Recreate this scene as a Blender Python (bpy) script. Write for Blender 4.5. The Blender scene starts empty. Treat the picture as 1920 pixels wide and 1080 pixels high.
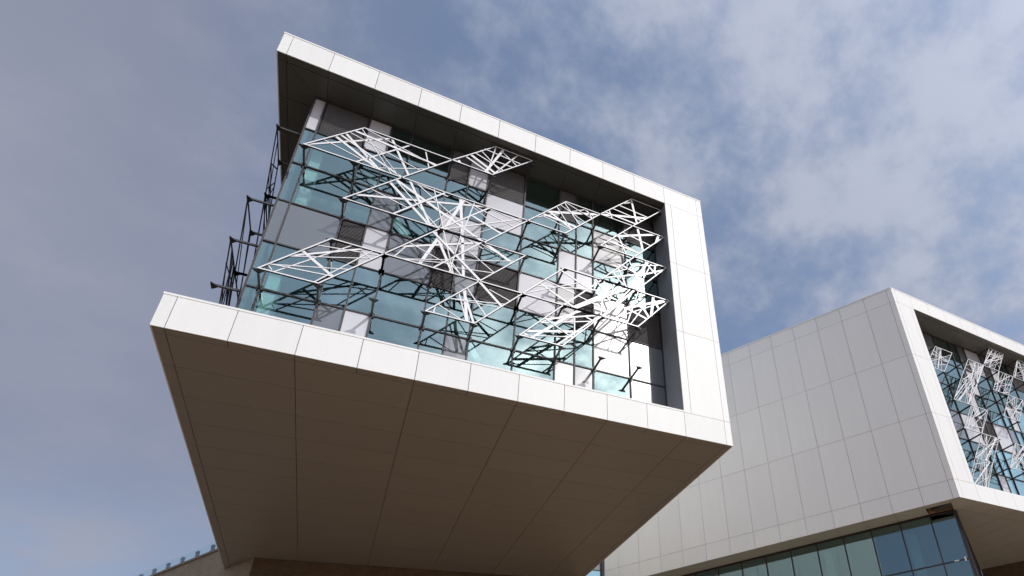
import bpy, bmesh, math, random
from mathutils import Vector, Matrix

# ---------------------------------------------------------------- camera, light, exposure
scene = bpy.context.scene
COLL = scene.collection
U = 1.5                                   # one facade module in metres; lengths below are in modules

CAM_RIGHT = Vector((0.88063, -0.46782, -0.075063))
CAM_DOWN = Vector((0.17403, 0.466727, -0.86711))
CAM_FWD = Vector((0.440686, 0.75054, 0.492429))
cam_data = bpy.data.cameras.new('camera')
cam_data.sensor_width = 36.0
cam_data.lens = 1140.3145 / 1920 * 36
cam_data.shift_x = (960 - 1277.2258) / 1920
cam_data.shift_y = (840.1286 - 540) / 1920
cam_data.clip_start = 0.1
cam_data.clip_end = 6000
cam = bpy.data.objects.new('camera', cam_data)
COLL.objects.link(cam)
m = Matrix((CAM_RIGHT, -CAM_DOWN, -CAM_FWD)).transposed().to_4x4()
m.translation = Vector((3.64685, -10.638, -7.32995)) * U
cam.matrix_world = m
scene.camera = cam

SUN = Vector((0.54, -1.0, 0.95)).normalized()          # towards the sun
SUN_EL = math.asin(SUN.z)
SUN_AZ = math.atan2(SUN.x, SUN.y)
sun_data = bpy.data.lights.new('sun', 'SUN')
sun_data.energy = 2.4
sun_data.angle = math.radians(0.55)
sun_data.color = (1.0, 0.965, 0.92)
sun = bpy.data.objects.new('sun', sun_data)
sun.rotation_euler = (-SUN).to_track_quat('-Z', 'Y').to_euler()
sun.location = SUN * 200
COLL.objects.link(sun)

world = bpy.data.worlds.new('World')
scene.world = world
world.use_nodes = True
wt = world.node_tree
wt.nodes.clear()
def wn(kind, **kw):
    n = wt.nodes.new(kind)
    for k, v in kw.items(): setattr(n, k, v)
    return n
def wl(a, b): wt.links.new(a, b)
def wmath(op, a, b=None, c=None, clamp=False):
    n = wn('ShaderNodeMath', operation=op, use_clamp=clamp)
    for i, v in enumerate((a, b, c)):
        if v is None: continue
        if isinstance(v, (int, float)): n.inputs[i].default_value = v
        else: wl(v, n.inputs[i])
    return n.outputs[0]
out = wn('ShaderNodeOutputWorld')
bg = wn('ShaderNodeBackground')
bg.inputs['Strength'].default_value = 0.135
sky = wn('ShaderNodeTexSky', sky_type='NISHITA', sun_disc=False)
sky.sun_elevation = SUN_EL
sky.sun_rotation = SUN_AZ
sky.air_density = 1.0
sky.dust_density = 1.6
sky.ozone_density = 1.2
geo = wn('ShaderNodeTexCoord')
sep = wn('ShaderNodeSeparateXYZ')
wl(geo.outputs['Generated'], sep.inputs[0])
zc = wmath('MAXIMUM', wmath('ADD', sep.outputs[2], 0.35), 0.10)
comb = wn('ShaderNodeCombineXYZ')                       # cloud layer: view direction met with a flat deck
wl(wmath('DIVIDE', sep.outputs[0], zc), comb.inputs[0])
wl(wmath('DIVIDE', sep.outputs[1], zc), comb.inputs[1])
def wnoise(scale, detail, rough, off, dist=0.0):
    mp = wn('ShaderNodeMapping')
    mp.inputs['Location'].default_value = off
    wl(comb.outputs[0], mp.inputs[0])
    n = wn('ShaderNodeTexNoise')
    n.inputs['Scale'].default_value = scale
    n.inputs['Detail'].default_value = detail
    n.inputs['Roughness'].default_value = rough
    n.inputs['Distortion'].default_value = dist
    wl(mp.outputs[0], n.inputs['Vector'])
    return n.outputs[0]
def wramp(v, lo, hi):
    n = wn('ShaderNodeMapRange', interpolation_type='SMOOTHSTEP')
    wl(v, n.inputs['Value'])
    n.inputs['From Min'].default_value = lo
    n.inputs['From Max'].default_value = hi
    return n.outputs['Result']
puffs = wnoise(7.0, 9.0, 0.56, (3.1, 1.7, 0.0), 0.0)
banks = wnoise(1.9, 2.0, 0.45, (0.55, 4.3, 0.0))
fine = wnoise(24.0, 6.0, 0.62, (7.0, 2.0, 0.0), 0.0)
mix1 = wmath('ADD', wmath('MULTIPLY_ADD', puffs, 0.80, -0.09), wmath('ADD', wmath('MULTIPLY', banks, 0.52), wmath('MULTIPLY', fine, 0.26)))
# the broken deck thickens towards the south-east
base0 = mix1
east = wramp(wmath('SUBTRACT', sep.outputs[0], sep.outputs[1]), -0.50, 0.30)
mix1 = wmath('ADD', mix1, wmath('MULTIPLY_ADD', east, 0.19, -0.11))
cover = wramp(mix1, 0.50, 0.88)
# a smooth thin veil lies over the western part of the sky
veil_n = wnoise(0.55, 2.0, 0.45, (1.0, 0.4, 0.0))
west = wmath('MULTIPLY_ADD', sep.outputs[0], -0.95, wmath('MULTIPLY', sep.outputs[1], 0.22))
veil = wramp(wmath('ADD', west, wmath('MULTIPLY', wmath('SUBTRACT', veil_n, 0.5), 0.7)), 0.02, 0.46)
veil = wmath('MULTIPLY', veil, wmath('MULTIPLY_ADD', wramp(sep.outputs[2], 0.24, 0.46), 0.30, 0.70))
# forward scattering: water droplets are brighter towards the sun
dot = wn('ShaderNodeVectorMath', operation='DOT_PRODUCT')
wl(geo.outputs['Generated'], dot.inputs[0]); dot.inputs[1].default_value = SUN
fwd = wmath('MAXIMUM', dot.outputs['Value'], 0.0)
glow = wmath('ADD', 1.0, wmath('ADD', wmath('MULTIPLY', wmath('POWER', fwd, 2.0), 0.85), wmath('MULTIPLY', wmath('POWER', fwd, 40.0), 1.2)))
tone = wn('ShaderNodeMix', data_type='RGBA')
tone.inputs[6].default_value = (2.10, 2.40, 3.15, 1)
tone.inputs[7].default_value = (3.05, 3.30, 4.05, 1)
wl(wramp(base0, 0.54, 0.86), tone.inputs[0])
m1 = wn('ShaderNodeMix', data_type='RGBA')
wl(wmath('MULTIPLY_ADD', cover, 0.76, 0.18), m1.inputs[0])
sk = wn('ShaderNodeVectorMath', operation='SCALE'); sk.inputs['Scale'].default_value = 1.22
wl(sky.outputs[0], sk.inputs[0]); wl(sk.outputs[0], m1.inputs[6])
wl(tone.outputs[2], m1.inputs[7])
m2 = wn('ShaderNodeMix', data_type='RGBA')
wl(wmath('MULTIPLY', veil, 0.90), m2.inputs[0])
wl(m1.outputs[2], m2.inputs[6])
vt = wn('ShaderNodeMix', data_type='RGBA')
wl(wramp(wmath('MULTIPLY_ADD', puffs, 0.18, wmath('MULTIPLY', banks, 0.82)), 0.36, 0.68), vt.inputs[0])
vt.inputs[6].default_value = (1.80, 1.99, 2.70, 1)
vt.inputs[7].default_value = (2.30, 2.42, 3.08, 1)
wl(vt.outputs[2], m2.inputs[7])
m3 = wn('ShaderNodeVectorMath', operation='SCALE')
wl(m2.outputs[2], m3.inputs[0]); wl(glow, m3.inputs['Scale'])
wl(m3.outputs[0], bg.inputs['Color'])
wl(bg.outputs[0], out.inputs['Surface'])

scene.view_settings.view_transform = 'Standard'
scene.view_settings.look = 'None'
scene.view_settings.gamma = 1.0
scene.view_settings.use_curve_mapping = False
scene.view_settings.exposure = 0.03
scene.cycles.max_bounces = 10
scene.cycles.glossy_bounces = 6
scene.cycles.transparent_max_bounces = 24
scene.cycles.sample_clamp_indirect = 6.0

# ---------------------------------------------------------------- materials
def new_mat(name):
    mt = bpy.data.materials.new(name); mt.use_nodes = True
    nt = mt.node_tree
    b = next(n for n in nt.nodes if n.type == 'BSDF_PRINCIPLED')
    return mt, nt, b
def noise(nt, scale, detail=4, rough=0.5, stretch=(1, 1, 1), coord='Object'):
    tc = nt.nodes.new('ShaderNodeNewGeometry') if coord == 'World' else nt.nodes.new('ShaderNodeTexCoord')
    mp = nt.nodes.new('ShaderNodeMapping'); mp.inputs['Scale'].default_value = stretch
    nt.links.new(tc.outputs['Position' if coord == 'World' else 'Object'], mp.inputs[0])
    n = nt.nodes.new('ShaderNodeTexNoise')
    n.inputs['Scale'].default_value = scale; n.inputs['Detail'].default_value = detail; n.inputs['Roughness'].default_value = rough
    nt.links.new(mp.outputs[0], n.inputs['Vector'])
    return n.outputs[0]
def ramp(nt, v, stops):
    r = nt.nodes.new('ShaderNodeValToRGB')
    r.color_ramp.elements[0].position, r.color_ramp.elements[0].color = stops[0][0], (*stops[0][1], 1)
    r.color_ramp.elements[1].position, r.color_ramp.elements[1].color = stops[-1][0], (*stops[-1][1], 1)
    for p, c in stops[1:-1]:
        e = r.color_ramp.elements.new(p); e.color = (*c, 1)
    nt.links.new(v, r.inputs[0]); return r.outputs[0]
def bump(nt, b, h, dist, strength=0.3):
    n = nt.nodes.new('ShaderNodeBump'); n.inputs['Strength'].default_value = strength; n.inputs['Distance'].default_value = dist
    nt.links.new(h, n.inputs['Height']); nt.links.new(n.outputs[0], b.inputs['Normal'])

def clad(name, col, rough, wave=0.25, spec=0.5):
    """Coated aluminium sheet: slight batch differences, faint rain streaks and oil-canning."""
    mt, nt, b = new_mat(name)
    oi = nt.nodes.new('ShaderNodeObjectInfo')
    streak = noise(nt, 1.3, 6, 0.6, (3.0, 3.0, 0.25), 'World')
    base = ramp(nt, streak, [(0.25, tuple(c * 0.97 for c in col)), (0.6, col), (0.8, tuple(min(1, c * 1.02) for c in col))])
    mx = nt.nodes.new('ShaderNodeMix'); mx.data_type = 'RGBA'; mx.blend_type = 'MULTIPLY'; mx.inputs[0].default_value = 1.0
    nt.links.new(base, mx.inputs[6])
    nt.links.new(ramp(nt, oi.outputs['Random'], [(0.0, (0.955, 0.955, 0.96)), (1.0, (1.0, 1.0, 1.0))]), mx.inputs[7])
    nt.links.new(mx.outputs[2], b.inputs['Base Color'])
    b.inputs['Roughness'].default_value = rough
    b.inputs['Specular IOR Level'].default_value = spec
    bump(nt, b, noise(nt, 0.9, 2, 0.5, (1, 1, 1), 'World'), 0.05, wave)
    return mt
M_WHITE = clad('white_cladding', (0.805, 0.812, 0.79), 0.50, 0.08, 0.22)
M_PANEL = clad('pearl_panel', (0.60, 0.605, 0.635), 0.22, 0.06, 0.6)
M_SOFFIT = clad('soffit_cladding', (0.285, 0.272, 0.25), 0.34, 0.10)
M_SOFFIT_LIT = clad('lit_soffit_cladding', (0.58, 0.61, 0.58), 0.34, 0.10)  # soffit cladding with the bounce off sunlit ground put into its colour
M_EAVES_LIT = clad('lit_recess_lining', (0.20, 0.205, 0.195), 0.36, 0.08)  # recess lining lightened in colour to carry the same brighter bounce
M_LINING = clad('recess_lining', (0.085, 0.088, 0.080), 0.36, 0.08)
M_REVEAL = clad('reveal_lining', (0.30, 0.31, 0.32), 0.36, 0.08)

def plain(name, col, rough, metal=0.0, var=0.12, scale=3.0):
    mt, nt, b = new_mat(name)
    n = noise(nt, scale, 5, 0.6, (1, 1, 1), 'World')
    nt.links.new(ramp(nt, n, [(0.3, tuple(c * (1 - var) for c in col)), (0.7, tuple(c * (1 + var) for c in col))]), b.inputs['Base Color'])
    b.inputs['Roughness'].default_value = rough; b.inputs['Metallic'].default_value = metal
    return mt
M_JOINT = plain('joint_backing', (0.10, 0.09, 0.08), 0.8)
M_FRAME = plain('dark_bronze_frame', (0.050, 0.046, 0.052), 0.62)
M_LOUVRE = plain('louvre_grey', (0.17, 0.165, 0.165), 0.5)
M_BACKING = plain('louvre_void', (0.012, 0.012, 0.014), 0.8)
M_LATTICE = plain('white_lattice_paint', (0.80, 0.80, 0.81), 0.35, 0, 0.02)
M_DARK = plain('dark_steel_paint', (0.028, 0.027, 0.030), 0.45)
M_BRACKET = plain('bracket_steel', (0.060, 0.060, 0.064), 0.35)
M_ROOM = plain('room_surfaces', (0.11, 0.12, 0.12), 0.8)
M_PALE = plain('pale_plaster', (0.74, 0.75, 0.74), 0.7, 0, 0.03)
M_TIMBER = plain('timber_board', (0.45, 0.31, 0.15), 0.6, 0, 0.2, 6)
M_STEEL = plain('galvanised_steel', (0.22, 0.225, 0.235), 0.5, 0.2)
M_TAPE = plain('pale_tape', (0.75, 0.75, 0.73), 0.6)

def glazing(name, refl_tint, trans_tint, base_refl, haze=0.05):
    mt = bpy.data.materials.new(name); mt.use_nodes = True
    nt = mt.node_tree; nt.nodes.clear()
    o = nt.nodes.new('ShaderNodeOutputMaterial')
    gl = nt.nodes.new('ShaderNodeBsdfGlossy'); gl.inputs['Roughness'].default_value = 0.0; gl.inputs['Color'].default_value = (*refl_tint, 1)
    gh = nt.nodes.new('ShaderNodeBsdfGlossy'); gh.inputs['Roughness'].default_value = 0.13; gh.inputs['Color'].default_value = (*refl_tint, 1)
    tr = nt.nodes.new('ShaderNodeBsdfTransparent'); tr.inputs['Color'].default_value = (*trans_tint, 1)
    clear = nt.nodes.new('ShaderNodeBsdfTransparent')
    # slight roller-wave distortion of toughened panes
    tc = nt.nodes.new('ShaderNodeNewGeometry')
    n = nt.nodes.new('ShaderNodeTexNoise'); n.inputs['Scale'].default_value = 0.55; n.inputs['Detail'].default_value = 1.0
    nt.links.new(tc.outputs['Position'], n.inputs['Vector'])
    bp = nt.nodes.new('ShaderNodeBump'); bp.inputs['Strength'].default_value = 0.10; bp.inputs['Distance'].default_value = 0.03
    nt.links.new(n.outputs[0], bp.inputs['Height'])
    nt.links.new(bp.outputs[0], gl.inputs['Normal']); nt.links.new(bp.outputs[0], gh.inputs['Normal'])
    g2 = nt.nodes.new('ShaderNodeMixShader'); g2.inputs[0].default_value = haze
    nt.links.new(gl.outputs[0], g2.inputs[1]); nt.links.new(gh.outputs[0], g2.inputs[2])
    fr = nt.nodes.new('ShaderNodeFresnel'); fr.inputs['IOR'].default_value = 1.5
    ad = nt.nodes.new('ShaderNodeMath'); ad.operation = 'MULTIPLY_ADD'; ad.use_clamp = True
    nt.links.new(fr.outputs[0], ad.inputs[0]); ad.inputs[1].default_value = 1.0 - base_refl; ad.inputs[2].default_value = base_refl
    mx = nt.nodes.new('ShaderNodeMixShader')
    nt.links.new(ad.outputs[0], mx.inputs[0]); nt.links.new(tr.outputs[0], mx.inputs[1]); nt.links.new(g2.outputs[0], mx.inputs[2])
    # only the outer face carries the coating; rays leaving through the inner face pass
    back = nt.nodes.new('ShaderNodeMixShader')
    nt.links.new(tc.outputs['Backfacing'], back.inputs[0])
    nt.links.new(mx.outputs[0], back.inputs[1]); nt.links.new(clear.outputs[0], back.inputs[2])
    nt.links.new(back.outputs[0], o.inputs['Surface'])
    return mt
M_GLASS = glazing('teal_solar_glass', (0.60, 0.84, 0.845), (0.55, 0.82, 0.78), 0.30)
M_CLEAR = glazing('clear_glass', (0.9, 1.0, 1.0), (0.82, 0.93, 0.93), 0.04, 0.0)
M_GFGLASS = glazing('ground_floor_glass', (0.56, 0.80, 0.84), (0.30, 0.50, 0.50), 0.33)

def spandrel(name, col):
    mt, nt, b = new_mat(name)
    b.inputs['Base Color'].default_value = (*col, 1)
    b.inputs['Roughness'].default_value = 0.22; b.inputs['Specular IOR Level'].default_value = 0.5
    b.inputs['Coat Weight'].default_value = 1.0; b.inputs['Coat Roughness'].default_value = 0.015; b.inputs['Coat IOR'].default_value = 2.1
    return mt
M_GREY = spandrel('grey_enamelled_glass', (0.10, 0.116, 0.121))

def brick(name, c1, c2, mortar):
    mt, nt, b = new_mat(name)
    tc = nt.nodes.new('ShaderNodeTexCoord')
    bt = nt.nodes.new('ShaderNodeTexBrick')
    nt.links.new(tc.outputs['UV'], bt.inputs['Vector'])
    bt.inputs['Color1'].default_value = (*c1, 1); bt.inputs['Color2'].default_value = (*c2, 1); bt.inputs['Mortar'].default_value = (*mortar, 1)
    bt.inputs['Scale'].default_value = 1.0; bt.inputs['Mortar Size'].default_value = 0.008
    bt.inputs['Brick Width'].default_value = 0.26; bt.inputs['Row Height'].default_value = 0.085
    mx = nt.nodes.new('ShaderNodeMix'); mx.data_type = 'RGBA'; mx.blend_type = 'MULTIPLY'; mx.inputs[0].default_value = 1.0
    nt.links.new(bt.outputs[0], mx.inputs[6])
    nt.links.new(ramp(nt, noise(nt, 1.6, 8, 0.65, (1, 1, 1), 'World'), [(0.28, (0.80, 0.78, 0.74)), (0.55, (1, 1, 1)), (0.8, (1.06, 1.04, 1.0))]), mx.inputs[7])
    nt.links.new(mx.outputs[2], b.inputs['Base Color'])
    b.inputs['Roughness'].default_value = 0.9
    bump(nt, b, bt.outputs['Fac'], -0.012, 0.8)
    return mt
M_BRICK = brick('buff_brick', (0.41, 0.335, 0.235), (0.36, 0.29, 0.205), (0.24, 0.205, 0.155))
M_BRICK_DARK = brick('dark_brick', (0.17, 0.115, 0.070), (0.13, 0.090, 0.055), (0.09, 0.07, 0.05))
M_STONE = plain('stone_coping', (0.26, 0.23, 0.18), 0.85, 0, 0.15)

def ground_mat():
    mt, nt, b = new_mat('paved_forecourt')
    tc = nt.nodes.new('ShaderNodeTexCoord')
    bt = nt.nodes.new('ShaderNodeTexBrick'); nt.links.new(tc.outputs['Object'], bt.inputs['Vector'])
    bt.inputs['Color1'].default_value = (0.39, 0.265, 0.165, 1); bt.inputs['Color2'].default_value = (0.31, 0.212, 0.135, 1); bt.inputs['Mortar'].default_value = (0.14, 0.11, 0.085, 1)
    bt.inputs['Scale'].default_value = 1.0; bt.inputs['Brick Width'].default_value = 0.6; bt.inputs['Row Height'].default_value = 0.3; bt.inputs['Mortar Size'].default_value = 0.006
    mx = nt.nodes.new('ShaderNodeMix'); mx.data_type = 'RGBA'; mx.blend_type = 'MULTIPLY'; mx.inputs[0].default_value = 1.0
    nt.links.new(bt.outputs[0], mx.inputs[6])
    nt.links.new(ramp(nt, noise(nt, 0.15, 8, 0.6, (1, 1, 1), 'World'), [(0.3, (0.75, 0.75, 0.75)), (0.7, (1.1, 1.08, 1.05))]), mx.inputs[7])
    nt.links.new(mx.outputs[2], b.inputs['Base Color']); b.inputs['Roughness'].default_value = 0.85
    return mt
M_GROUND = ground_mat()
M_DARK_GROUND = plain('dark_ground', (0.045, 0.043, 0.040), 0.9, 0, 0.25, 0.8)

# ---------------------------------------------------------------- builders
def link(o, parent=None):
    COLL.objects.link(o)
    if parent is not None: o.parent = parent
    return o
ORIGIN = {}
def wpos(o):
    p = Vector((0, 0, 0))
    while o is not None:
        p += o.location; o = o.parent
    return p
def thing(name, label, cat, loc, group=None):
    o = bpy.data.objects.new(name, None); COLL.objects.link(o)
    o.location = Vector(loc) * U; o.empty_display_size = 0.3
    o['label'] = label; o['category'] = cat
    if group: o['group'] = group
    return o
def mesh_obj(name, verts, faces, mats, parent, idx=None, uvs=None, centre=None):
    """verts in world metres; the object sits at their centre."""
    vs = [Vector(v) for v in verts]
    if centre is None:
        lo = Vector((min(v.x for v in vs), min(v.y for v in vs), min(v.z for v in vs)))
        hi = Vector((max(v.x for v in vs), max(v.y for v in vs), max(v.z for v in vs)))
        centre = (lo + hi) / 2
    me = bpy.data.meshes.new(name)
    me.from_pydata([v - centre for v in vs], [], faces)
    for mt in mats: me.materials.append(mt)
    if idx:
        for p, i in zip(me.polygons, idx): p.material_index = i
    if uvs is not None:
        lay = me.uv_layers.new()
        for lp in me.loops: lay.data[lp.index].uv = uvs[lp.vertex_index]
    me.update()
    o = bpy.data.objects.new(name, me)
    link(o, parent)
    o.location = centre - (wpos(parent) if parent is not None else Vector((0, 0, 0)))
    return o
def fix_box(vs, a, b, c):
    """outward faces for a box whatever the handedness of its edges"""
    f = [(0, 3, 2, 1), (4, 5, 6, 7), (0, 1, 5, 4), (1, 2, 6, 5), (2, 3, 7, 6), (3, 0, 4, 7)]
    if a.cross(b).dot(c) < 0: f = [tuple(reversed(q)) for q in f]
    return f
def obox(name, o, a, b, c, mat, parent, mats=None, idx=None):
    """box from a corner and three edge vectors (modules). Faces: -c +c -b +a +b -a"""
    o, a, b, c = (Vector(v) * U for v in (o, a, b, c))
    vs = [o, o + a, o + a + b, o + b, o + c, o + a + c, o + a + b + c, o + b + c]
    return mesh_obj(name, vs, fix_box(vs, a, b, c), mats or [mat], parent, idx)
def box(name, x0, x1, y0, y1, z0, z1, mat, parent):
    return obox(name, (x0, y0, z0), (x1 - x0, 0, 0), (0, y1 - y0, 0), (0, 0, z1 - z0), mat, parent)
class Soup:
    """several boxes joined into one mesh"""
    def __init__(s): s.v = []; s.f = []; s.i = []
    def box(s, o, a, b, c, idx=(0,) * 6):
        o, a, b, c = (Vector(v) * U for v in (o, a, b, c))
        n = len(s.v)
        vs = [o, o + a, o + a + b, o + b, o + c, o + a + c, o + a + b + c, o + b + c]
        s.v += vs; s.f += [tuple(n + k for k in q) for q in fix_box(vs, a, b, c)]; s.i += list(idx)
    def obj(s, name, mats, parent): return mesh_obj(name, s.v, s.f, mats, parent, s.i)
def prism(name, poly, ex, mat, parent):
    """polygon (modules, world) extruded by ex"""
    n = len(poly); P = [Vector(p) * U for p in poly]; E = Vector(ex) * U
    vs = P + [p + E for p in P]
    nor = (P[1] - P[0]).cross(P[2] - P[1])
    fs = [tuple(range(n)), tuple(reversed(range(n, 2 * n)))] + [(i, i + n, (i + 1) % n + n, (i + 1) % n) for i in range(n)]
    if nor.dot(E) > 0: fs = [tuple(reversed(f)) for f in fs]
    return mesh_obj(name, vs, fs, [mat], parent)

GAP = 0.0055        # half a joint
TH = 0.022          # panel thickness
class Frame:
    """flat facade frame: o + s*u + d*w + z ; w points into the building"""
    def __init__(s, o, u, w): s.o, s.u, s.w = Vector(o), Vector(u), Vector(w)
    def p(s, a, d, z): return s.o + s.u * a + s.w * d + Vector((0, 0, z))
    def slab(s, name, a0, a1, d0, d1, z0, z1, mat, parent, g=0.0, gz=None):
        gz = g if gz is None else gz
        return obox(name, s.p(a0 + g, d0, z0 + gz), s.u * (a1 - a0 - 2 * g), s.w * (d1 - d0), (0, 0, z1 - z0 - 2 * gz), mat, parent)
    def panel(s, name, a0, a1, z0, z1, mat, parent, d=0.0, th=TH):
        return s.slab(name, a0, a1, d, d + th, z0, z1, mat, parent, GAP)

def louvre(fr, parent, a0, a1, z0, z1, d):
    """grey louvre panel: rim, slats and the dark void behind"""
    r = 0.022
    pn = fr.slab('louvre_panel', a0, a1, d + 0.06, d + 0.075, z0, z1, M_BACKING, parent)
    s = Soup()
    n = max(6, int(round((z1 - z0) / 0.042)))
    for k in range(n):
        zz = z0 + r + (z1 - z0 - 2 * r) * (k + 0.15) / n
        h = (z1 - z0 - 2 * r) / n
        # tilted slat: the outer edge hangs lower, as on a rain louvre
        s.box(fr.p(a0 + r, d + 0.006, zz), fr.u * (a1 - a0 - 2 * r), fr.w * 0.030 + Vector((0, 0, h * 0.55)), fr.w * 0.004 + Vector((0, 0, -h * 0.30)))
    sl = s.obj('slats', [M_LOUVRE], pn); sl['kind'] = 'stuff'
    return pn

def bracket(parent, node, tip, along, mat=M_BRACKET):
    """arm from the facade node to the lattice node with a flared end plate (modules)"""
    node, tip, along = Vector(node), Vector(tip), Vector(along).normalized()
    ax = (tip - node); L = ax.length; ax.normalize()
    w = along * 0.042; h = Vector((0, 0, 0.042))
    arm = obox('bracket', node - w / 2 - h / 2, w, h, ax * (L - 0.012), mat, parent)
    t0 = tip - ax * 0.10
    poly = [t0 - along * 0.024, t0 + along * 0.024, tip - ax * 0.02 + along * 0.095, tip + ax * 0.004 + along * 0.098, tip + ax * 0.004 - along * 0.098, tip - ax * 0.02 - along * 0.095]
    prism('end_plate', [p - Vector((0, 0, 0.030)) for p in poly], (0, 0, 0.016), M_DARK, arm)
    f = node + ax * 0.012
    obox('base_plate', f - along * 0.055 - Vector((0, 0, 0.055)), along * 0.11, (0, 0, 0.11), ax * 0.014, M_DARK, arm)
    return arm

def flat_bar(name, o, p, q, w, out, parent, k, depth=0.016):
    """flat bar p-q, width w, painted white outside and dark on its back and edges"""
    p, q, out = Vector(p), Vector(q), Vector(out)
    t = (q - p).normalized(); n = t.cross(out).normalized()
    base = p - n * w / 2 - out * (0.004 + depth) + out * (0.0022 * (k % 9))
    return obox(name, base, q - p, n * w, out * depth, None, parent, [M_LATTICE, M_DARK], [1, 0, 1, 1, 1, 1])

def lattice(parent, fr, c0, z0, z1, k, bars, dep, out, arms, slim=1.0):
    """sloping parallelogram of k unit cells: frame, inner bars, arms. (a, z) -> world via fr.p(a, dep, z)"""
    wf = 0.027 * slim
    def P(a, z): return fr.p(a, dep, z)
    c = [(c0, z0), (c0 + k, z0), (c0 + k + 1, z1), (c0 + 1, z1)]
    for i in range(4):
        a, b = c[i], c[(i + 1) % 4]
        flat = i % 2 == 0
        p, q = P(*a), P(*b)
        t = (q - p).normalized(); n = t.cross(Vector(out)).normalized()
        ext = 0.016 if flat else -0.019
        p, q = p - t * ext, q + t * ext
        base = p - n * wf / 2 - Vector(out) * 0.022
        obox('frame_bar', base, q - p, n * wf, Vector(out) * ((0.0445 if flat else 0.041) - 0.02 * (slim < 1)), None, parent, [M_LATTICE, M_DARK], [1, 0, 1, 1, 1, 1])
    for i, (a0, b0, a1, b1, w) in enumerate(bars):
        p, q = P(a0, b0), P(a1, b1)
        if (q - p).length < 0.05: continue
        flat_bar('lattice_bar', None, p, q, w * slim, out, parent, i)
    for (a, z) in arms:
        bracket(parent, fr.p(a, dep + ARM, z), fr.p(a, dep, z), fr.u)
ARM = 0.565
def random_bars(rng, c0, z0, z1, k, n):
    """bars strewn edge to edge, a few wide ones meeting near one focus"""
    def inv(u, v): return (c0 + u + v, z0 + v * (z1 - z0))
    res = []
    fx = rng.uniform(0.25, 0.75) * k
    for i in range(n):
        thick = i < max(2, n // 4)
        mode = rng.random()
        if mode < 0.55:
            u0 = min(max(rng.gauss(fx, 0.30 * k), 0.03), k - 0.03); u1 = min(max(rng.gauss(fx, 0.36 * k), 0.03), k - 0.03)
            a, b = inv(u0, 0), inv(u1, 1)
        elif mode < 0.85:
            a, b = inv(0, rng.uniform(0.05, 0.95)), inv(k, rng.uniform(0.05, 0.95))
        else:
            a, b = inv(rng.choice((0, k)), rng.uniform(0.1, 0.9)), inv(rng.uniform(0.1, 0.9) * k, rng.choice((0, 1)))
        res.append((*a, *b, rng.uniform(0.036, 0.055) if thick else rng.uniform(0.015, 0.026)))
    return res

# ---------------------------------------------------------------- ground
GZ = -7.32995 - 1.6 / U
g = mesh_obj('ground', [(-900, -900, GZ * U), (900, -900, GZ * U), (900, 900, GZ * U), (-900, 900, GZ * U)], [(0, 1, 2, 3)], [M_GROUND], None)
g['kind'] = 'structure'
def sheet(name, x0, x1, y0, y1, mat, lift):
    o = mesh_obj(name, [(x0, y0, GZ * U + lift), (x1, y0, GZ * U + lift), (x1, y1, GZ * U + lift), (x0, y1, GZ * U + lift)], [(0, 1, 2, 3)], [mat], None)
    o['kind'] = 'structure'
    return o
sheet('added_dark_ground', -70.0, -4.0, -300.0, 16.5, M_DARK_GROUND, 0.004)  # unseen dark ground, added to cut the bounce onto the underside's left

# ---------------------------------------------------------------- the cantilevered block
XJ = [0.0, 0.195] + [1.059 + k for k in range(10)] + [11.198, 11.383]
XR = 11.383; XI = 10.059
Z1, Z3, Z4, Z5 = 0.692, 8.276, 9.022, 9.069
ROWS = [0.692, 1.97, 3.24, 4.505, 5.775, 7.03, 8.276]
GL, XL = 0.82, 0.813
DEPTH = 14.0
main = thing('cantilevered_building', 'white framed building block hanging out overhead, its glazed front facing the viewer', 'building', (5.7, 5.0, 0.0))
F = Frame((0, 0, 0), (1, 0, 0), (0, 1, 0))            # front
# cores behind the cladding
box('floor_slab', TH + .005, XR - TH - .005, TH + .012, DEPTH, TH + .012, Z1 - .004, M_JOINT, main)
box('roof_slab', TH + .005, XR - TH - .005, TH + .012, DEPTH, Z3 + TH + .012, Z4 - .004, M_JOINT, main)
box('wall_core', XI + TH + .012, XR - TH - .005, TH + .012, DEPTH, Z1 - .003, Z3 + TH + .013, M_JOINT, main)
# front fascias
for i in range(len(XJ) - 1):
    F.panel('fascia_panel', XJ[i], XJ[i + 1], 0.0, Z1, M_WHITE, main)
    F.panel('fascia_panel', XJ[i], XJ[i + 1], Z3, Z4, M_WHITE, main)
box('sill_cap', -0.004, XI - 0.004, -0.006, GL - 0.01, Z1 + .001, Z1 + 0.045, M_WHITE, main)
box('roof_cap', -0.006, XR + 0.006, -0.008, DEPTH, Z4 + .001, Z5, M_WHITE, main)
# right-hand jamb
JX = [XI, 10.266, 11.198, XR]; JZ = [Z1, 3.27, 5.795, Z3]
for i in range(3):
    for j in range(3):
        F.panel('jamb_panel', JX[i], JX[i + 1], JZ[j], JZ[j + 1], M_WHITE, main)
for j in range(3):
    box('reveal_panel', XI, XI + TH, TH + GAP * 2, GL - .03, JZ[j] + GAP, JZ[j + 1] - GAP, M_REVEAL, main)
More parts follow.
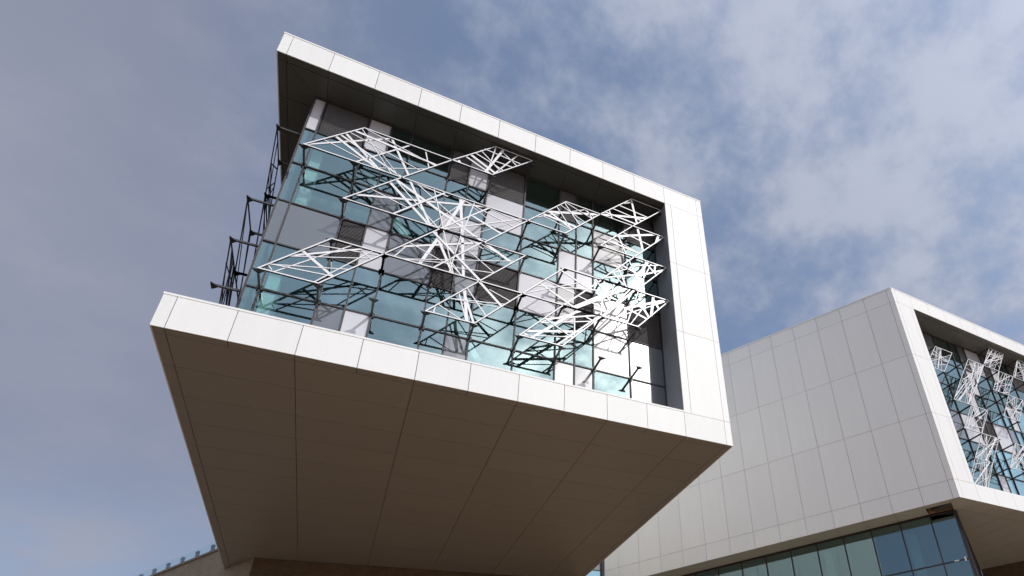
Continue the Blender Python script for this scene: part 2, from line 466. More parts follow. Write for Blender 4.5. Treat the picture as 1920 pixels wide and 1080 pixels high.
# flank and left edges
for (z0, z1) in ((0.0, Z1), (Z3, Z4)):
    ys = [0.1805] + [1.127 + 1.0102 * k for k in range(13)]
    ys = [TH + .004] + ys
    for i in range(len(ys) - 1):
        box('edge_panel', 0.0, TH, ys[i] + GAP, ys[i + 1] - GAP, z0 + GAP, z1 - GAP, M_WHITE, main)
for j, (z0, z1) in enumerate(((0.0, Z1), (Z1, 3.27), (3.27, 5.795), (5.795, Z3), (Z3, Z4))):
    for k in range(7):
        y0 = TH + .004 + k * 2.0
        box('flank_panel', XR - TH, XR, y0 + GAP, min(DEPTH, y0 + 2.0) - GAP, z0 + GAP, z1 - GAP, M_WHITE, main)
# underside
YJ = [TH + 0.006, 0.1805] + [1.127 + 1.0102 * k for k in range(13)]
for j in range(len(YJ) - 1):
    xs = XJ if j == 0 else [0.0, 0.195, 2.059, 4.059, 6.059, 8.059, 10.059, 11.198, XR]
    for i in range(len(xs) - 1):
        a = xs[i] + (TH + .004 if i == 0 else GAP); b = xs[i + 1] - (TH + .004 if i == len(xs) - 2 else GAP)
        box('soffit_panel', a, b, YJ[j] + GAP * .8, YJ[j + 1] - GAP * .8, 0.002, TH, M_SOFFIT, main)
# underside of the roof overhang
for i in range(len(XJ) - 3):
    a = XJ[i] + (TH + .004 if i == 0 else GAP); b = XJ[i + 1] - GAP
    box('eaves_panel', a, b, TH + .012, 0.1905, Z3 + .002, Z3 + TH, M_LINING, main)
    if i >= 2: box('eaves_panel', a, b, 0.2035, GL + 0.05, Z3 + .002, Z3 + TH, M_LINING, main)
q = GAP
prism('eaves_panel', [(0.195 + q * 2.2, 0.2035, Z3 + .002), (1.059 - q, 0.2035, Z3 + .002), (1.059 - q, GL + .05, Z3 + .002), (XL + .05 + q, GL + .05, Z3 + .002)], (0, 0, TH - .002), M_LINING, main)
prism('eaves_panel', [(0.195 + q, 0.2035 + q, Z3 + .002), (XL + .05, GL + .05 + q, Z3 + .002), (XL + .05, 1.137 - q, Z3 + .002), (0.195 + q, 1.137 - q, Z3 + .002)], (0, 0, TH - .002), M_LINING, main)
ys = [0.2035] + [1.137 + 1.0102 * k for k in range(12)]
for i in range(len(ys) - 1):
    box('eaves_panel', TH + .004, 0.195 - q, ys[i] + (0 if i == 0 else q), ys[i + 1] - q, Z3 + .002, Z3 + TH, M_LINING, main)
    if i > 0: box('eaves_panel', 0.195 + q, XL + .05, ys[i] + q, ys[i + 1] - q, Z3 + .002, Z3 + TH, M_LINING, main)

# glazed front: columns with half columns between some of them
COLS = [XL, 1.055, 2.055, 2.555, 3.055, 4.05, 4.55, 5.05, 6.055, 7.055, 7.555, 8.05, 9.05, XI]
CELLS = [  # lowest row first: G glass, S grey glass, W pearl panel, M louvre
    'GGSWGGSGGWSGS',
    'GGGGGGGGGGGSS',
    'SSMWSMSMWSMWM',
    'GGGSGWWGGWWGG',
    'GGGGGGGWGGGSG',
    'WMWGGMWMGMGGM']
PANE_RNG = random.Random(5)
def settle(o):
    # panes never sit perfectly true in their frames
    o.rotation_euler = [PANE_RNG.gauss(0, 0.0022) for _ in range(3)]
    o.rotation_euler[1] *= 0.3
def curtain_wall(fr, cols, rows, cells, d, parent, frame_w=0.046):
    h = frame_w / 2
    for r in range(len(rows) - 1):
        for c in range(len(cols) - 1):
            a0, a1, z0, z1 = cols[c] + h * .6, cols[c + 1] - h * .6, rows[r] + h * .6, rows[r + 1] - h * .6
            k = cells[r][c]
            if k == 'G': settle(fr.slab('window_pane', a0, a1, d + .012, d + .030, z0, z1, M_GLASS, parent))
            elif k == 'S': settle(fr.slab('spandrel_pane', a0, a1, d + .012, d + .030, z0, z1, M_GREY, parent))
            elif k == 'W': settle(fr.slab('infill_panel', a0, a1, d + .010, d + .032, z0, z1, M_PANEL, parent))
            else: louvre(fr, parent, a0, a1, z0, z1, d)
    for i, c in enumerate(cols):
        fr.slab('mullion', c - h * .75, c + h * .75, d - .022, d + .10, rows[0] - .02, rows[-1] - .002, M_FRAME, parent)
    for r in rows[:-1] + [rows[-1] - .035]:
        for i in range(len(cols) - 1):
            fr.slab('transom', cols[i] + h * .75 + .001, cols[i + 1] - h * .75 - .001, d - .014, d + .09, r - h * .7, r + h * .7, M_FRAME, parent)
curtain_wall(F, COLS, ROWS, CELLS, GL, main)
# glazed left side
FL = Frame((XL, GL, 0), (0, 1, 0), (1, 0, 0))
LC = [0.045, 0.24] + [0.24 + k for k in range(1, 11)]
curtain_wall(FL, LC, ROWS, ['G' * 11, 'G' * 11, 'SG' * 5 + 'S', 'G' * 11, 'G' * 11, 'W' + 'G' * 10], 0.0, main)
# rooms behind the glass
box('rear_wall', XL + .1, XI + .05, 7.0, 7.1, Z1, Z3, M_ROOM, main)
for z in (3.24, 5.775):
    box('storey_floor', XL + .35, XI - .02, 1.7, 6.99, z - .16, z + .10, M_ROOM, main)
box('room_floor', XL + .12, XI, GL + .12, 6.99, Z1, Z1 + .03, M_ROOM, main)
box('room_ceiling', XL + .12, XI, GL + .12, 6.99, Z3 - .03, Z3 + .02, M_ROOM, main)
for z0, z1 in ((Z1 + .031, 3.07), (3.35, 5.60), (5.88, Z3 - .035)):
    box('column', 1.02, 1.235, 1.30, 1.52, z0, z1, M_PALE, main)
def brace(p, q, w, d):
    p, q = Vector(p), Vector(q); t = (q - p).normalized(); n = t.cross(Vector((0, 1, 0))).normalized()
    obox('raking_brace', p - n * w / 2, q - p, n * w, (0, d, 0), M_PALE, main)
brace((2.17, 1.58, 7.24), (5.42, 1.58, 2.03), 0.15, 0.10)
brace((5.92, 1.58, 8.20), (8.05, 1.58, 5.90), 0.13, 0.10)

# ---------------------------------------------------------------- sunshade lattices of the main front
TRACED = {
    'A': (1, 4, 2, [(1.082, 5.809, 2.643, 7.03, 0.043), (1.366, 6.165, 2.815, 5.775, 0.024), (1.56, 6.409, 2.574, 5.775, 0.061), (1.733, 6.626, 2.586, 5.775, 0.056), (1.643, 6.513, 3.064, 5.787, 0.048), (1.799, 6.708, 3.425, 6.239, 0.023), (1.89, 6.823, 3.742, 6.637, 0.06), (2.013, 6.977, 2.836, 5.775, 0.02), (2.055, 7.03, 3.709, 6.596, 0.024), (2.661, 7.03, 3.187, 5.94, 0.054), (3.43, 7.03, 3.582, 6.437, 0.028), (2.417, 5.775, 3.551, 6.397, 0.021), (2.068, 5.775, 3.078, 7.03, 0.036), (2.372, 6.564, 3.009, 5.775, 0.016)]),
    'B': (4, 5, 1, [(4.078, 7.058, 4.835, 7.063, 0.032), (4.211, 7.141, 4.266, 7.03, 0.059), (4.344, 7.39, 5.064, 7.041, 0.047), (4.455, 7.529, 5.141, 7.138, 0.072), (5.069, 8.276, 4.925, 7.03, 0.028), (5.266, 8.276, 4.873, 7.03, 0.061), (4.557, 7.655, 5.321, 7.361, 0.034), (4.789, 7.945, 5.745, 7.89, 0.031), (4.7, 7.834, 5.257, 7.281, 0.027), (5.254, 8.113, 5.653, 7.775, 0.033), (5.649, 8.276, 5.065, 7.043, 0.034), (5.088, 7.633, 5.543, 7.639, 0.031), (4.095, 7.08, 4.62, 7.03, 0.025)]),
    'C': (2, 3, 3, [(2.253, 4.757, 4.995, 5.775, 0.055), (2.512, 5.086, 3.3, 4.865, 0.024), (2.84, 5.502, 3.837, 4.505, 0.065), (2.957, 5.651, 5.06, 4.511, 0.065), (3.235, 5.775, 3.85, 4.505, 0.056), (2.944, 5.634, 4.023, 4.505, 0.028), (3.773, 5.775, 4.137, 4.505, 0.025), (3.245, 5.775, 4.107, 5.669, 0.032), (3.043, 4.505, 4.041, 5.775, 0.038), (3.802, 4.505, 4.538, 5.775, 0.02), (4.391, 5.775, 4.555, 4.505, 0.067), (4.478, 5.775, 4.139, 4.505, 0.069), (4.679, 5.308, 5.443, 4.998, 0.057), (4.306, 5.775, 5.745, 5.381, 0.027), (4.086, 4.505, 5.908, 5.775, 0.029), (4.835, 5.775, 5.938, 5.627, 0.021), (4.722, 5.775, 4.541, 4.505, 0.023), (4.053, 4.505, 5.096, 5.775, 0.036), (4.39, 5.416, 3.993, 4.505, 0.018), (4.458, 5.775, 5.051, 5.38, 0.02), (2.941, 5.631, 4.185, 4.947, 0.026), (5.153, 4.629, 3.758, 4.546, 0.019), (4.607, 4.505, 5.942, 5.775, 0.013), (3.37, 5.775, 4.507, 4.899, 0.026)]),
    'D': (3, 2, 2, [(3.353, 3.617, 5.027, 4.505, 0.052), (4.036, 4.161, 3.764, 3.24, 0.07), (3.959, 4.383, 4.471, 3.24, 0.061), (3.495, 3.796, 4.324, 3.486, 0.022), (3.245, 3.24, 3.428, 3.623, 0.024), (3.395, 3.24, 4.303, 3.505, 0.021), (3.393, 3.24, 5.827, 4.216, 0.021), (4.128, 4.505, 4.484, 3.24, 0.023), (3.927, 4.343, 5.072, 3.262, 0.058), (4.556, 4.505, 4.706, 3.24, 0.062), (4.755, 4.089, 5.375, 3.644, 0.024), (5.092, 4.505, 5.759, 4.131, 0.075), (5.012, 4.433, 5.464, 4.288, 0.025), (4.502, 3.449, 5.365, 3.632, 0.022), (4.41, 3.58, 4.673, 3.24, 0.022), (4.334, 3.575, 4.681, 3.24, 0.025), (4.045, 3.24, 5.018, 4.505, 0.032), (4.525, 4.505, 4.392, 3.24, 0.021), (4.593, 4.505, 5.064, 4.306, 0.024)]),
    'E': (4, 1, 1, [(4.659, 2.738, 4.889, 1.97, 0.028), (4.766, 2.873, 4.898, 1.97, 0.065), (4.742, 2.843, 5.048, 1.97, 0.051), (4.471, 2.498, 5.685, 2.77, 0.023), (4.474, 2.503, 5.57, 2.624, 0.019), (4.814, 2.934, 5.289, 2.267, 0.027), (5.051, 3.235, 5.606, 2.67, 0.064), (5.29, 3.078, 5.786, 2.898, 0.023), (4.27, 2.243, 4.803, 1.97, 0.022), (4.227, 2.189, 4.209, 1.97, 0.025)]),
    'F': (1, 1, 1, [(1.48, 2.509, 2.683, 3.24, 0.045), (1.286, 1.97, 2.45, 3.24, 0.024), (1.638, 2.711, 2.271, 2.244, 0.061), (1.839, 2.966, 3.006, 3.177, 0.022), (1.452, 2.474, 2.895, 3.036, 0.021), (1.184, 2.134, 2.512, 2.551, 0.022), (1.197, 2.15, 2.278, 2.253, 0.025), (1.978, 1.97, 2.838, 3.24, 0.023), (2.642, 3.136, 2.85, 2.98, 0.023), (1.179, 2.128, 1.27, 2.022, 0.02)]),
    'G': (6, 4, 1, [(6.541, 6.385, 8.039, 7.03, 0.071), (6.244, 6.012, 7.636, 7.03, 0.025), (6.432, 6.248, 7.375, 6.177, 0.064), (6.574, 6.427, 7.254, 6.025, 0.059), (6.368, 6.168, 7.233, 5.998, 0.022), (6.801, 6.712, 7.234, 6, 0.026), (7.01, 6.974, 7.461, 6.284, 0.029), (6.895, 6.83, 7.609, 6.471, 0.023), (7.034, 7.003, 7.81, 6.723, 0.024), (7.66, 7.03, 7.824, 6.74, 0.039), (7.542, 7.03, 7.901, 6.836, 0.024)]),
    'H': (8, 5, 1, [(8.078, 7.059, 9.523, 7.614, 0.067), (9.06, 8.276, 9.205, 7.217, 0.062), (8.805, 7.894, 9.034, 8.061, 0.032), (8.621, 7.735, 9.571, 7.672, 0.034), (8.422, 7.488, 9.033, 7.439, 0.033), (8.327, 7.368, 8.423, 7.03, 0.033), (8.2, 7.211, 9.17, 7.173, 0.048), (9.209, 7.423, 9.361, 7.411, 0.043)]),
    'I': (8, 4, 1, [(8.546, 6.391, 9.774, 7.03, 0.069), (9.217, 7.03, 9.352, 6.147, 0.068), (9.892, 7.03, 9.8, 6.71, 0.07), (8.736, 6.629, 9.619, 6.482, 0.032), (8.588, 6.444, 8.815, 5.775, 0.033), (8.297, 6.079, 9.226, 5.99, 0.054), (8.42, 6.233, 9.214, 5.975, 0.031), (8.188, 5.884, 8.268, 5.775, 0.041)]),
    'J': (8, 3, 1, [(8.566, 5.154, 8.793, 4.505, 0.04), (8.399, 4.941, 8.661, 4.614, 0.031), (8.683, 5.302, 9.26, 5.121, 0.05), (8.898, 5.576, 9.093, 4.986, 0.029), (9.483, 5.775, 8.851, 4.505, 0.067), (9.424, 5.669, 9.728, 5.359, 0.05), (9.71, 5.775, 9.659, 5.422, 0.054), (9.405, 5.775, 9.312, 5.075, 0.029), (8.95, 5.398, 9.836, 5.775, 0.029), (9.596, 5.775, 9.25, 4.916, 0.032), (9.179, 5.122, 9.972, 5.669, 0.051), (8.338, 4.865, 9.553, 5.775, 0.025), (8.144, 4.618, 9.376, 5.27, 0.041)]),
    'K': (6, 2, 3, [(8.685, 3.74, 9.949, 4.505, 0.066), (9.58, 4.505, 9.477, 3.774, 0.072), (9.597, 4.362, 9.726, 4.089, 0.067), (9.208, 4.025, 9.404, 3.681, 0.065), (8.762, 3.768, 9.345, 3.606, 0.055), (8.395, 3.24, 9.325, 4.505, 0.033), (9.125, 4.505, 8.749, 3.24, 0.028), (8.087, 3.24, 9.01, 4.505, 0.056), (8.842, 3.24, 9.316, 4.097, 0.023), (8.283, 3.24, 10.015, 4.505, 0.026), (7.274, 3.24, 8.664, 4.505, 0.069), (7.448, 3.704, 8.114, 3.532, 0.029), (7.333, 3.24, 8.81, 4.505, 0.059), (7.887, 4.505, 8.337, 3.766, 0.034), (7.803, 3.687, 8.648, 4.505, 0.054), (7.684, 4.038, 8.648, 4.194, 0.038), (8.146, 4.505, 8.034, 3.24, 0.033), (8.421, 4.505, 8.237, 3.668, 0.023), (6.46, 3.753, 7.427, 3.24, 0.05), (6.975, 4.404, 7.766, 4.046, 0.045), (6.365, 3.632, 7.66, 4.032, 0.026), (6.581, 3.906, 7.347, 3.748, 0.031), (7.054, 3.24, 8.071, 4.505, 0.036), (8.06, 3.24, 8.893, 4.505, 0.036), (6.064, 3.251, 7.51, 4.192, 0.02)]),
    'L': (6, 1, 1, [(6.202, 2.156, 7.531, 2.574, 0.064), (6.31, 1.97, 7.461, 3.24, 0.064), (6.458, 2.482, 7.893, 3.034, 0.026), (6.585, 2.643, 7.947, 3.24, 0.042), (6.137, 2.074, 6.242, 2.03, 0.048), (6.063, 1.981, 7.346, 2.339, 0.021), (6.61, 2.675, 7.312, 2.297, 0.028), (6.933, 1.97, 8.003, 3.24, 0.035), (7.346, 2.941, 7.353, 2.348, 0.026), (7.63, 3.092, 7.876, 3.012, 0.036), (7.12, 2.199, 7.245, 2.211, 0.022), (6.454, 2.476, 7.547, 3.24, 0.03)]),
}

INFO = {
 'A': ('upper left white lattice screen, two cells wide, near the glass corner', [(1.055, 5.775), (2.055, 5.775), (2.055, 7.03), (3.055, 5.775), (3.055, 7.03), (4.05, 7.03)]),
 'B': ('small white lattice screen at the middle of the eaves, touching the overhang', [(5.055, 7.03), (5.055, 8.10), (6.055, 8.10)]),
 'C': ('longest white lattice screen, dense with crossing bars across the middle of the glazed front', [(2.055, 4.505), (3.055, 4.505), (4.055, 4.505), (5.055, 4.505), (5.055, 5.775), (6.055, 5.775)]),
 'D': ('white lattice screen with wide bars fanning down, directly below the longest dense lattice', [(3.055, 3.24), (4.055, 3.24), (5.055, 3.24), (6.055, 4.505)]),
 'E': ('lowest middle white lattice screen with one broad upright pair of bars, above the sill', [(4.055, 1.97), (5.055, 1.97), (6.055, 3.24)]),
 'F': ('lowest left white lattice screen, open and single celled, next to the glass corner', [(1.055, 1.97), (2.055, 1.97), (2.055, 3.24), (3.055, 3.24)]),
 'G': ('white lattice screen right of centre, a single cell just below the eaves', [(7.055, 5.775), (7.055, 7.03), (8.055, 7.03)]),
 'H': ('topmost right white lattice screen, tucked under the eaves corner beside the white jamb', [(9.055, 7.03), (9.055, 8.10), (9.99, 8.10)]),
 'I': ('white lattice screen with a thick bar crossing, second from the top beside the jamb', [(8.055, 5.775), (9.055, 5.775), (9.99, 7.03)]),
 'J': ('white lattice screen packed with bars, third from the top beside the jamb', [(8.055, 4.505), (9.055, 4.505), (9.99, 5.775)]),
 'K': ('glaring white lattice screen three cells long, lowest one that reaches the jamb', [(6.055, 3.24), (7.055, 3.24), (7.055, 4.505), (8.055, 3.24), (9.055, 3.24), (9.99, 4.505)]),
 'L': ('lowest right white lattice screen with long slanting bars, over the two bare brackets', [(6.055, 1.97), (7.055, 1.97)]),
}
GROUP_M = 'white lattice sunshades on the front of the cantilevered block'
for key, (c, r, k, bars) in TRACED.items():
    lab, arms = INFO[key]
    c0 = 1.055 + c - 1
    t = thing('lattice_screen', lab, 'sunshade', (c0, 0.255, ROWS[r]), GROUP_M)
    top = 8.10 if r == 5 else ROWS[r + 1]
    f = (top - ROWS[r]) / (ROWS[r + 1] - ROWS[r])
    bb = [(a, ROWS[r] + (b - ROWS[r]) * f, a2, ROWS[r] + (b2 - ROWS[r]) * f, w) for a, b, a2, b2, w in bars] if key == 'ZZ' else bars
    lattice(t, F, c0, ROWS[r], ROWS[r + 1] if r < 5 else 8.20, k, [(a, min(b, 8.20), a2, min(b2, 8.20), w) for a, b, a2, b2, w in bb], 0.255, (0, -1, 0), arms)

def lone_bracket(label, fr, a, z, group=None):
    t = thing('bracket_arm', label, 'bracket', fr.p(a, GL if fr is F else 0.0, z), 'bare brackets without a lattice')
    d0 = GL if fr is F else 0.0
    bracket(t, fr.p(a, d0, z), fr.p(a, d0 - ARM, z), fr.u)
lone_bracket('bare dark bracket arm pointing straight at the viewer, low on the left of the glazing', F, 3.055, 1.97)
lone_bracket('bare dark bracket arm in front of bright panes, left of the two at lower right', F, 8.055, 1.97)
lone_bracket('bare dark bracket arm nearest the white jamb, in front of bright panes at lower right', F, 9.055, 1.97)
lone_bracket('lowest bare bracket arm sticking out left of the glass corner against the sky', FL, 0.24, 1.97)

# lattices of the left side, seen from behind against the sky (the cells lean the other way along the depth)
class Flip(Frame): pass
FLs = Frame((XL, GL + 0.24, 0), (0, -1, 0), (1, 0, 0))        # s grows towards the front
LEFT = [
 (-1, 4, 1, 'uppermost dark lattice left of the glass corner, just under the roof edge', 6, 11),
 (-2, 3, 1, 'dark lattice left of the glass corner set further back below the uppermost one', 6, 5),
 (-1, 2, 1, 'tall narrow dark lattice left of the glass corner at mid height against the sky', 3, 8),
 (-1, 1, 1, 'lowest dark lattice left of the glass corner with a black knot of bars', 9, 3)]
for (s0, r, k, lab, n, seed) in LEFT:
    rng = random.Random(seed)
    t = thing('lattice_screen', lab, 'sunshade', FLs.p(s0, -ARM, ROWS[r]), 'lattice sunshades on the left side of the cantilevered block')
    lattice(t, FLs, s0 - 1 + 0.0, ROWS[r], ROWS[r + 1], k, random_bars(rng, s0 - 1, ROWS[r], ROWS[r + 1], k, n), -ARM, (-1, 0, 0),
            [(s0 - 1, ROWS[r]), (s0 - 1 + k, ROWS[r]), (s0, ROWS[r + 1]), (s0 + k, ROWS[r + 1])], 0.7)

# ---------------------------------------------------------------- the white building on the right
O = Vector((20.3375, 0.5246, 0.0)); OZ = 9.3298
uf = Vector((math.cos(0.0277), math.sin(0.0277), 0)); nf = Vector((-uf.y, uf.x, 0))
us = Vector((math.cos(2.1464), math.sin(2.1464), 0)); ns = Vector((us.y, -us.x, 0))
HZ = [OZ, OZ - 0.7155, OZ - 3.303, OZ - 5.8598, OZ - 8.4491, OZ - 9.1066]
ZB = HZ[5]
FLEN, SLEN = 12.0, 13.8
side = thing('white_building', 'white panelled building on the right with a blank side wall and glazed front', 'building', O + nf * 5 + uf * 3 + Vector((0, 0, ZB)))
FR = Frame(O, uf, nf); FS = Frame(O, us, ns)
SJ = [0.0, 0.1917] + [1.1056 + 0.9996 * k for k in range(13)] + [SLEN]
zr = [HZ[0] - 0.05] + HZ[1:]
for i in range(len(SJ) - 1):
    for j in range(5):
        FS.panel('wall_panel', SJ[i], SJ[i + 1], zr[j + 1], zr[j], M_WHITE, side)
FS.slab('wall_core', 0.03, SLEN - .01, TH + .012, 0.12, ZB + TH + .01, HZ[0] - .06, M_JOINT, side)
FS.slab('roof_cap', -0.004, SLEN, -0.008, 0.14, HZ[0] - 0.049, HZ[0], M_WHITE, side)
FR.slab('roof_cap', 0.016, FLEN, -0.008, 0.14, HZ[0] - 0.049, HZ[0] + .001, M_WHITE, side)
FJ = [0.0, 0.2] + [1.06 + k for k in range(11)] + [FLEN]
for i in range(len(FJ) - 1):
    FR.panel('fascia_panel', FJ[i], FJ[i + 1], HZ[1], HZ[0] - .05, M_WHITE, side)
    FR.panel('fascia_panel', FJ[i], FJ[i + 1], HZ[5], HZ[4], M_WHITE, side)
for a, b in ((0.0, 0.2), (0.2, 0.86), (0.86, 1.06)):
    for j in (1, 2, 3):
        FR.panel('jamb_panel', a, b, HZ[j + 1], HZ[j], M_WHITE, side)
FR.slab('jamb_core', 0.09, 1.03, TH + .012, 0.80, HZ[4] - .02, HZ[1] + .02, M_JOINT, side)
for j in (1, 2, 3):
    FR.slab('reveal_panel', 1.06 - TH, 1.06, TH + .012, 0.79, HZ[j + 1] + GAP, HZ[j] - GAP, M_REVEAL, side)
FR.slab('roof_core', 0.09, FLEN, TH + .012, 11.0, HZ[1] + TH + .012, HZ[0] - .055, M_JOINT, side)
FR.slab('floor_core', 0.09, FLEN, TH + .012, 1.2, ZB + TH + .012, HZ[4] - .004, M_JOINT, side)
# eaves
ej = [1.06 + k for k in range(11)] + [FLEN]
for i in range(len(ej) - 1):
    FR.slab('eaves_panel', ej[i] + GAP, ej[i + 1] - GAP, TH + .012, 0.185, HZ[1] + .002, HZ[1] + TH, M_EAVES_LIT, side)
    FR.slab('eaves_panel', ej[i] + GAP, ej[i + 1] - GAP, 0.198, 0.84, HZ[1] + .002, HZ[1] + TH, M_EAVES_LIT, side)
RR = [HZ[4], OZ - 7.12, OZ - 5.87, OZ - 4.60, OZ - 3.32, OZ - 2.08, HZ[1]]
RCOLS = [1.06, 2.07, 3.07, 4.07, 4.57, 5.07, 6.07, 6.57, 7.07, 8.07, 9.07, 10.07, 11.07, FLEN]
RCELL = ['GGGWGGWGGSGGG', 'GGGGGGGGGSGWG', 'SSWMMWSGSWGMG', 'GGGWGGGWGWGGG', 'GGGGWGGGGGGWG', 'MMGGMWMWGMGMG']
curtain_wall(FR, RCOLS, RR, RCELL, 0.82, side)
FR.slab('rear_wall', 0.9, FLEN, 5.0, 5.1, ZB + .1, HZ[1], M_ROOM, side)
FR.slab('room_floor', 0.9, FLEN, 1.21, 5.0, HZ[4] - .05, HZ[4] - .01, M_ROOM, side)
# soffit: bays in the front part, a narrow one along the side wall
def clip(poly, nrm, dist):
    res = []
    for i in range(len(poly)):
        a, b = poly[i], poly[(i + 1) % len(poly)]
        da, db = a.dot(nrm) - dist, b.dot(nrm) - dist
        if da >= 0: res.append(a)
        if (da > 0) != (db > 0) and abs(da - db) > 1e-9: res.append(a + (b - a) * (da / (da - db)))
    return res
SG = 0.010
nj = [TH + .01, 0.68, 2.77, 4.86, 6.95, 9.04]
fj = [-5.0 + k + 0.01 for k in range(18)]
for a in range(len(fj) - 1):
    for b in range(len(nj) - 1):
        pl = [FR.p(x, y, ZB + .002) for x, y in ((fj[a] + SG, nj[b] + SG), (fj[a + 1] - SG, nj[b] + SG), (fj[a + 1] - SG, nj[b + 1] - SG), (fj[a] + SG, nj[b + 1] - SG))]
        pl = clip(pl, ns, O.dot(ns) + TH + .006)
        if len(pl) >= 3: pl = clip(pl, -us, -(O.dot(us) + 0.30))
        if len(pl) >= 3: pl = clip(pl, -ns, -(O.dot(ns) + 9.3))
        pl = [p for i, p in enumerate(pl) if (p - pl[i - 1]).length > 1e-3]
        if len(pl) >= 3: prism('soffit_panel', pl, (0, 0, TH - .002), M_SOFFIT_LIT, side)
for i in range(2, len(SJ) - 1):
    FS.slab('soffit_panel', SJ[i] + GAP, SJ[i + 1] - GAP, TH + .006, 0.90, ZB + .002, ZB + TH, M_SOFFIT_LIT, side)
FS.slab('soffit_panel', 0.3065, SJ[2] - GAP, TH + .006, 0.30, ZB + .002, ZB + TH, M_SOFFIT_LIT, side)
FS.slab('timber_lining', 0.3065, SJ[2] - GAP, 0.31, 1.0, ZB + .30, ZB + .33, M_TIMBER, side)
FS.slab('timber_lining', 0.3065, SJ[2] - GAP, 0.93, 0.97, ZB + .02, ZB + .30, M_TIMBER, side)
FS.slab('floor_core', 0.31, SLEN - .02, 0.14, 9.0, ZB + .34, ZB + .62, M_JOINT, side)
# the glazed lower storey, set back under the white box
LCOL = [0.32] + [1.1056 + 0.9996 * k for k in range(13)]
LROW = [GZ, -6.1, -3.8, -1.50, ZB - .004]
for i in range(len(LCOL) - 1):
    for j in range(4):
        FS.slab('window_pane', LCOL[i] + .016, LCOL[i + 1] - .016, 0.945, 0.965, LROW[j] + .016, LROW[j + 1] - .016, M_GFGLASS, side)
    for z in LROW[1:-1] + [ZB - .045]:
        FS.slab('transom', LCOL[i] + .022, LCOL[i + 1] - .022, 0.925, 1.02, z - .022, z + .022, M_FRAME, side)
for c in LCOL:
    FS.slab('mullion', c - .021, c + .021, 0.915, 1.05, GZ, ZB - .003, M_FRAME, side)
FS.slab('rear_wall', 0.5, SLEN, 6.0, 6.1, GZ, ZB - .01, M_ROOM, side)
FS.slab('room_ceiling', 0.5, SLEN, 1.1, 6.0, ZB - .25, ZB - .2, M_ROOM, side)
for u0 in (1.75, 4.75, 7.75):
    FS.slab('column', u0, u0 + .30, 1.5, 1.8, GZ, ZB - .26, M_PALE, side)
FS.slab('tape_strip', 0.62, 0.76, 0.918, 0.924, -1.515, -1.475, M_TAPE, side)
FS.slab('tape_strip', 0.40, 0.45, 0.918, 0.924, -1.56, -1.42, M_TAPE, side)
# ribbed dark cheek of the lower storey
for k in range(64):
    d = 1.07 + k * 0.128
    FS.slab('wall_rib', 0.245, 0.318, d, d + 0.06, GZ, ZB - .003, M_FRAME, side)
FS.slab('ribbed_wall', 0.33, 0.42, 1.06, 9.26, GZ, ZB - .003, M_FRAME, side)

RIGHT = [
 (1.07, 4, 1, 'short white lattice highest beside the jamb of the right building', 9, 21),
 (3.07, 4, 1, 'upper half of the long white ladder lattice on the right building', 12, 22),
 (2.07, 3, 1, 'lower half of the long white ladder lattice on the right building', 13, 23),
 (5.07, 5, 1, 'white lattice hung from the eaves of the right building, first from its jamb', 13, 24),
 (5.07, 4, 1, 'white lattice directly below the first eaves lattice of the right building', 11, 25),
 (7.07, 5, 1, 'white lattice under the right building eaves at the picture edge', 13, 26),
 (5.07, 3, 1, 'white lattice halfway down the right building, cut by the edge of the picture', 9, 27),
 (2.07, 2, 1, 'white lattice over pale panels beside the right building jamb', 9, 28),
 (2.07, 1, 1, 'white lattice crossing a dark louvre, second from the sill on the right building', 11, 29),
 (1.07, 0, 1, 'lowest white lattice on the right building, running down behind its sill', 10, 30),
 (4.07, 1, 1, 'low white lattice on the right building, cut by the picture edge above the sill', 10, 31)]
for (c0, r, k, lab, n, seed) in RIGHT:
    rng = random.Random(seed)
    t = thing('lattice_screen', lab, 'sunshade', FR.p(c0, 0.255, RR[r]), 'white lattice sunshades on the front of the right building')
    zt = RR[r + 1] if r < 5 else RR[6] - 0.12
    lattice(t, FR, c0, RR[r], zt, k, random_bars(rng, c0, RR[r], zt, k, n + 3), 0.255, -nf,
            [(c0, RR[r]), (c0 + k, RR[r]), (c0 + 1, zt), (c0 + k + 1, zt)], 0.85)

# ---------------------------------------------------------------- brick and glass between and behind
def brick_wall(name, label, fr, a0, a1, z0, z1, d, parent=None, cat='wall', mat=None):
    """brick slab with courses laid out along its length"""
    p = [fr.p(a0, 0, z0), fr.p(a1, 0, z0), fr.p(a1, d, z0), fr.p(a0, d, z0), fr.p(a0, 0, z1), fr.p(a1, 0, z1), fr.p(a1, d, z1), fr.p(a0, d, z1)]
    vs = [v * U for v in p]
    L, H = (a1 - a0) * U, (z1 - z0) * U
    uv = [(0, 0), (L, 0), (L + .3, 0), (-.3, 0), (0, H), (L, H), (L + .3, H), (-.3, H)]
    f = fix_box(vs, vs[1] - vs[0], vs[3] - vs[0], vs[4] - vs[0])
    o = mesh_obj(name, vs, f, [mat or M_BRICK], parent, None, uv)
    if label: o['label'] = label; o['category'] = cat
    return o
B0 = Vector((0.88, 11.3, 0))
FB = Frame(B0, us, ns)
hall = thing('brick_building', 'buff brick building at lower left running back below the glass balustrade', 'building', FB.p(5, 1, GZ))
brick_wall('wall', None, FB, 1.62, 26.0, GZ, 0.80, 0.35, hall)
FB.slab('coping', 1.62, 26.0, -0.05, 0.42, 0.801, 0.87, M_STONE, hall)
brick_wall('wall', None, FB, 0.0, 1.615, GZ, -0.004, 0.35, hall)
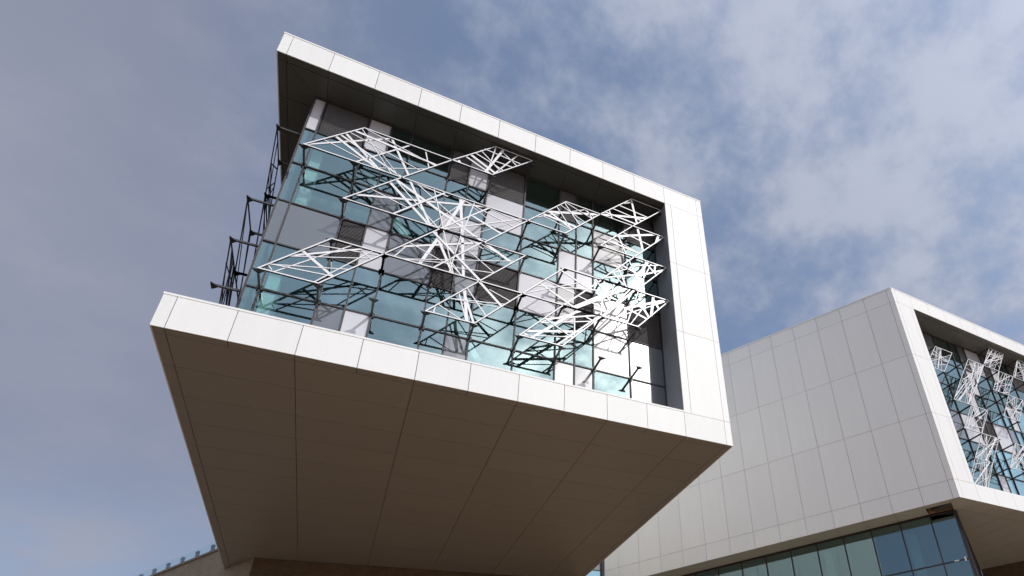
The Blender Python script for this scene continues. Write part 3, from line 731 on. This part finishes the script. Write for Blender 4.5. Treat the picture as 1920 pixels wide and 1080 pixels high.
FB.slab('roof_deck', 1.75, 26.0, 0.43, 8.0, 0.70, 0.80, M_STONE, hall)
rail = thing('glass_balustrade', 'low frameless glass balustrade with grey stub posts along the brick parapet', 'balustrade', FB.p(5, .2, 0.87))
for k in range(-1, 24):
    a = 2.98 + 0.93 * k
    ps = FB.slab('post', a - .045, a + .045, 0.06, 0.14, 0.871, 1.19, M_STEEL, rail)
    FB.slab('clamp', a - .03, a + .03, 0.035, 0.058, 1.10, 1.14, M_DARK, ps)
    FB.slab('glass_panel', a + .01, a + .92, 0.018, 0.030, 0.90, 1.215, M_CLEAR, rail)
FX = Frame((0.88, 11.3, 0), (0.9992, -0.04, 0), (0.04, 0.9992, 0))
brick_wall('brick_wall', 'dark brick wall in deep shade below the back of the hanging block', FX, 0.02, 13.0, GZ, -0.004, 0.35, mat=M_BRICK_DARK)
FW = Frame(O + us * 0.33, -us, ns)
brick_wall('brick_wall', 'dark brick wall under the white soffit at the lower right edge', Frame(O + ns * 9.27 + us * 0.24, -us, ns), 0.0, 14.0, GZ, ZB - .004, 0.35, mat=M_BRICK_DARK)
lk = thing('glazed_link', 'narrow strip of glazed wall between the hanging block and the white side wall', 'wall', (12.1, 12.4, 0))
FK = Frame((XR + .02, 12.35, 0), (1, 0, 0), (0, 1, 0))
kc = [0.0, 0.5, 1.38, 1.52]; kz = [GZ, -3.0, -0.6, 0.98, 2.6, 4.2, 5.8, 7.4]
for i in range(2):
    for j in range(len(kz) - 1):
        FK.slab('window_pane', kc[i] + .02, kc[i + 1] - .02, 0.01, 0.03, kz[j] + .02, kz[j + 1] - .02, M_GLASS if (i + j) % 2 else M_GREY, lk)
for c in (0.02, 0.5, 1.38):
    FK.slab('mullion', c - .025, c + .025, -.02, .08, GZ, 7.4, M_FRAME, lk)
FK.slab('end_panel', 1.41, 1.56, -0.01, .03, GZ, 7.4, M_STEEL, lk)
for z in kz[1:]:
    FK.slab('transom', 0.05, 1.35, -.012, .07, z - .018, z + .018, M_FRAME, lk)
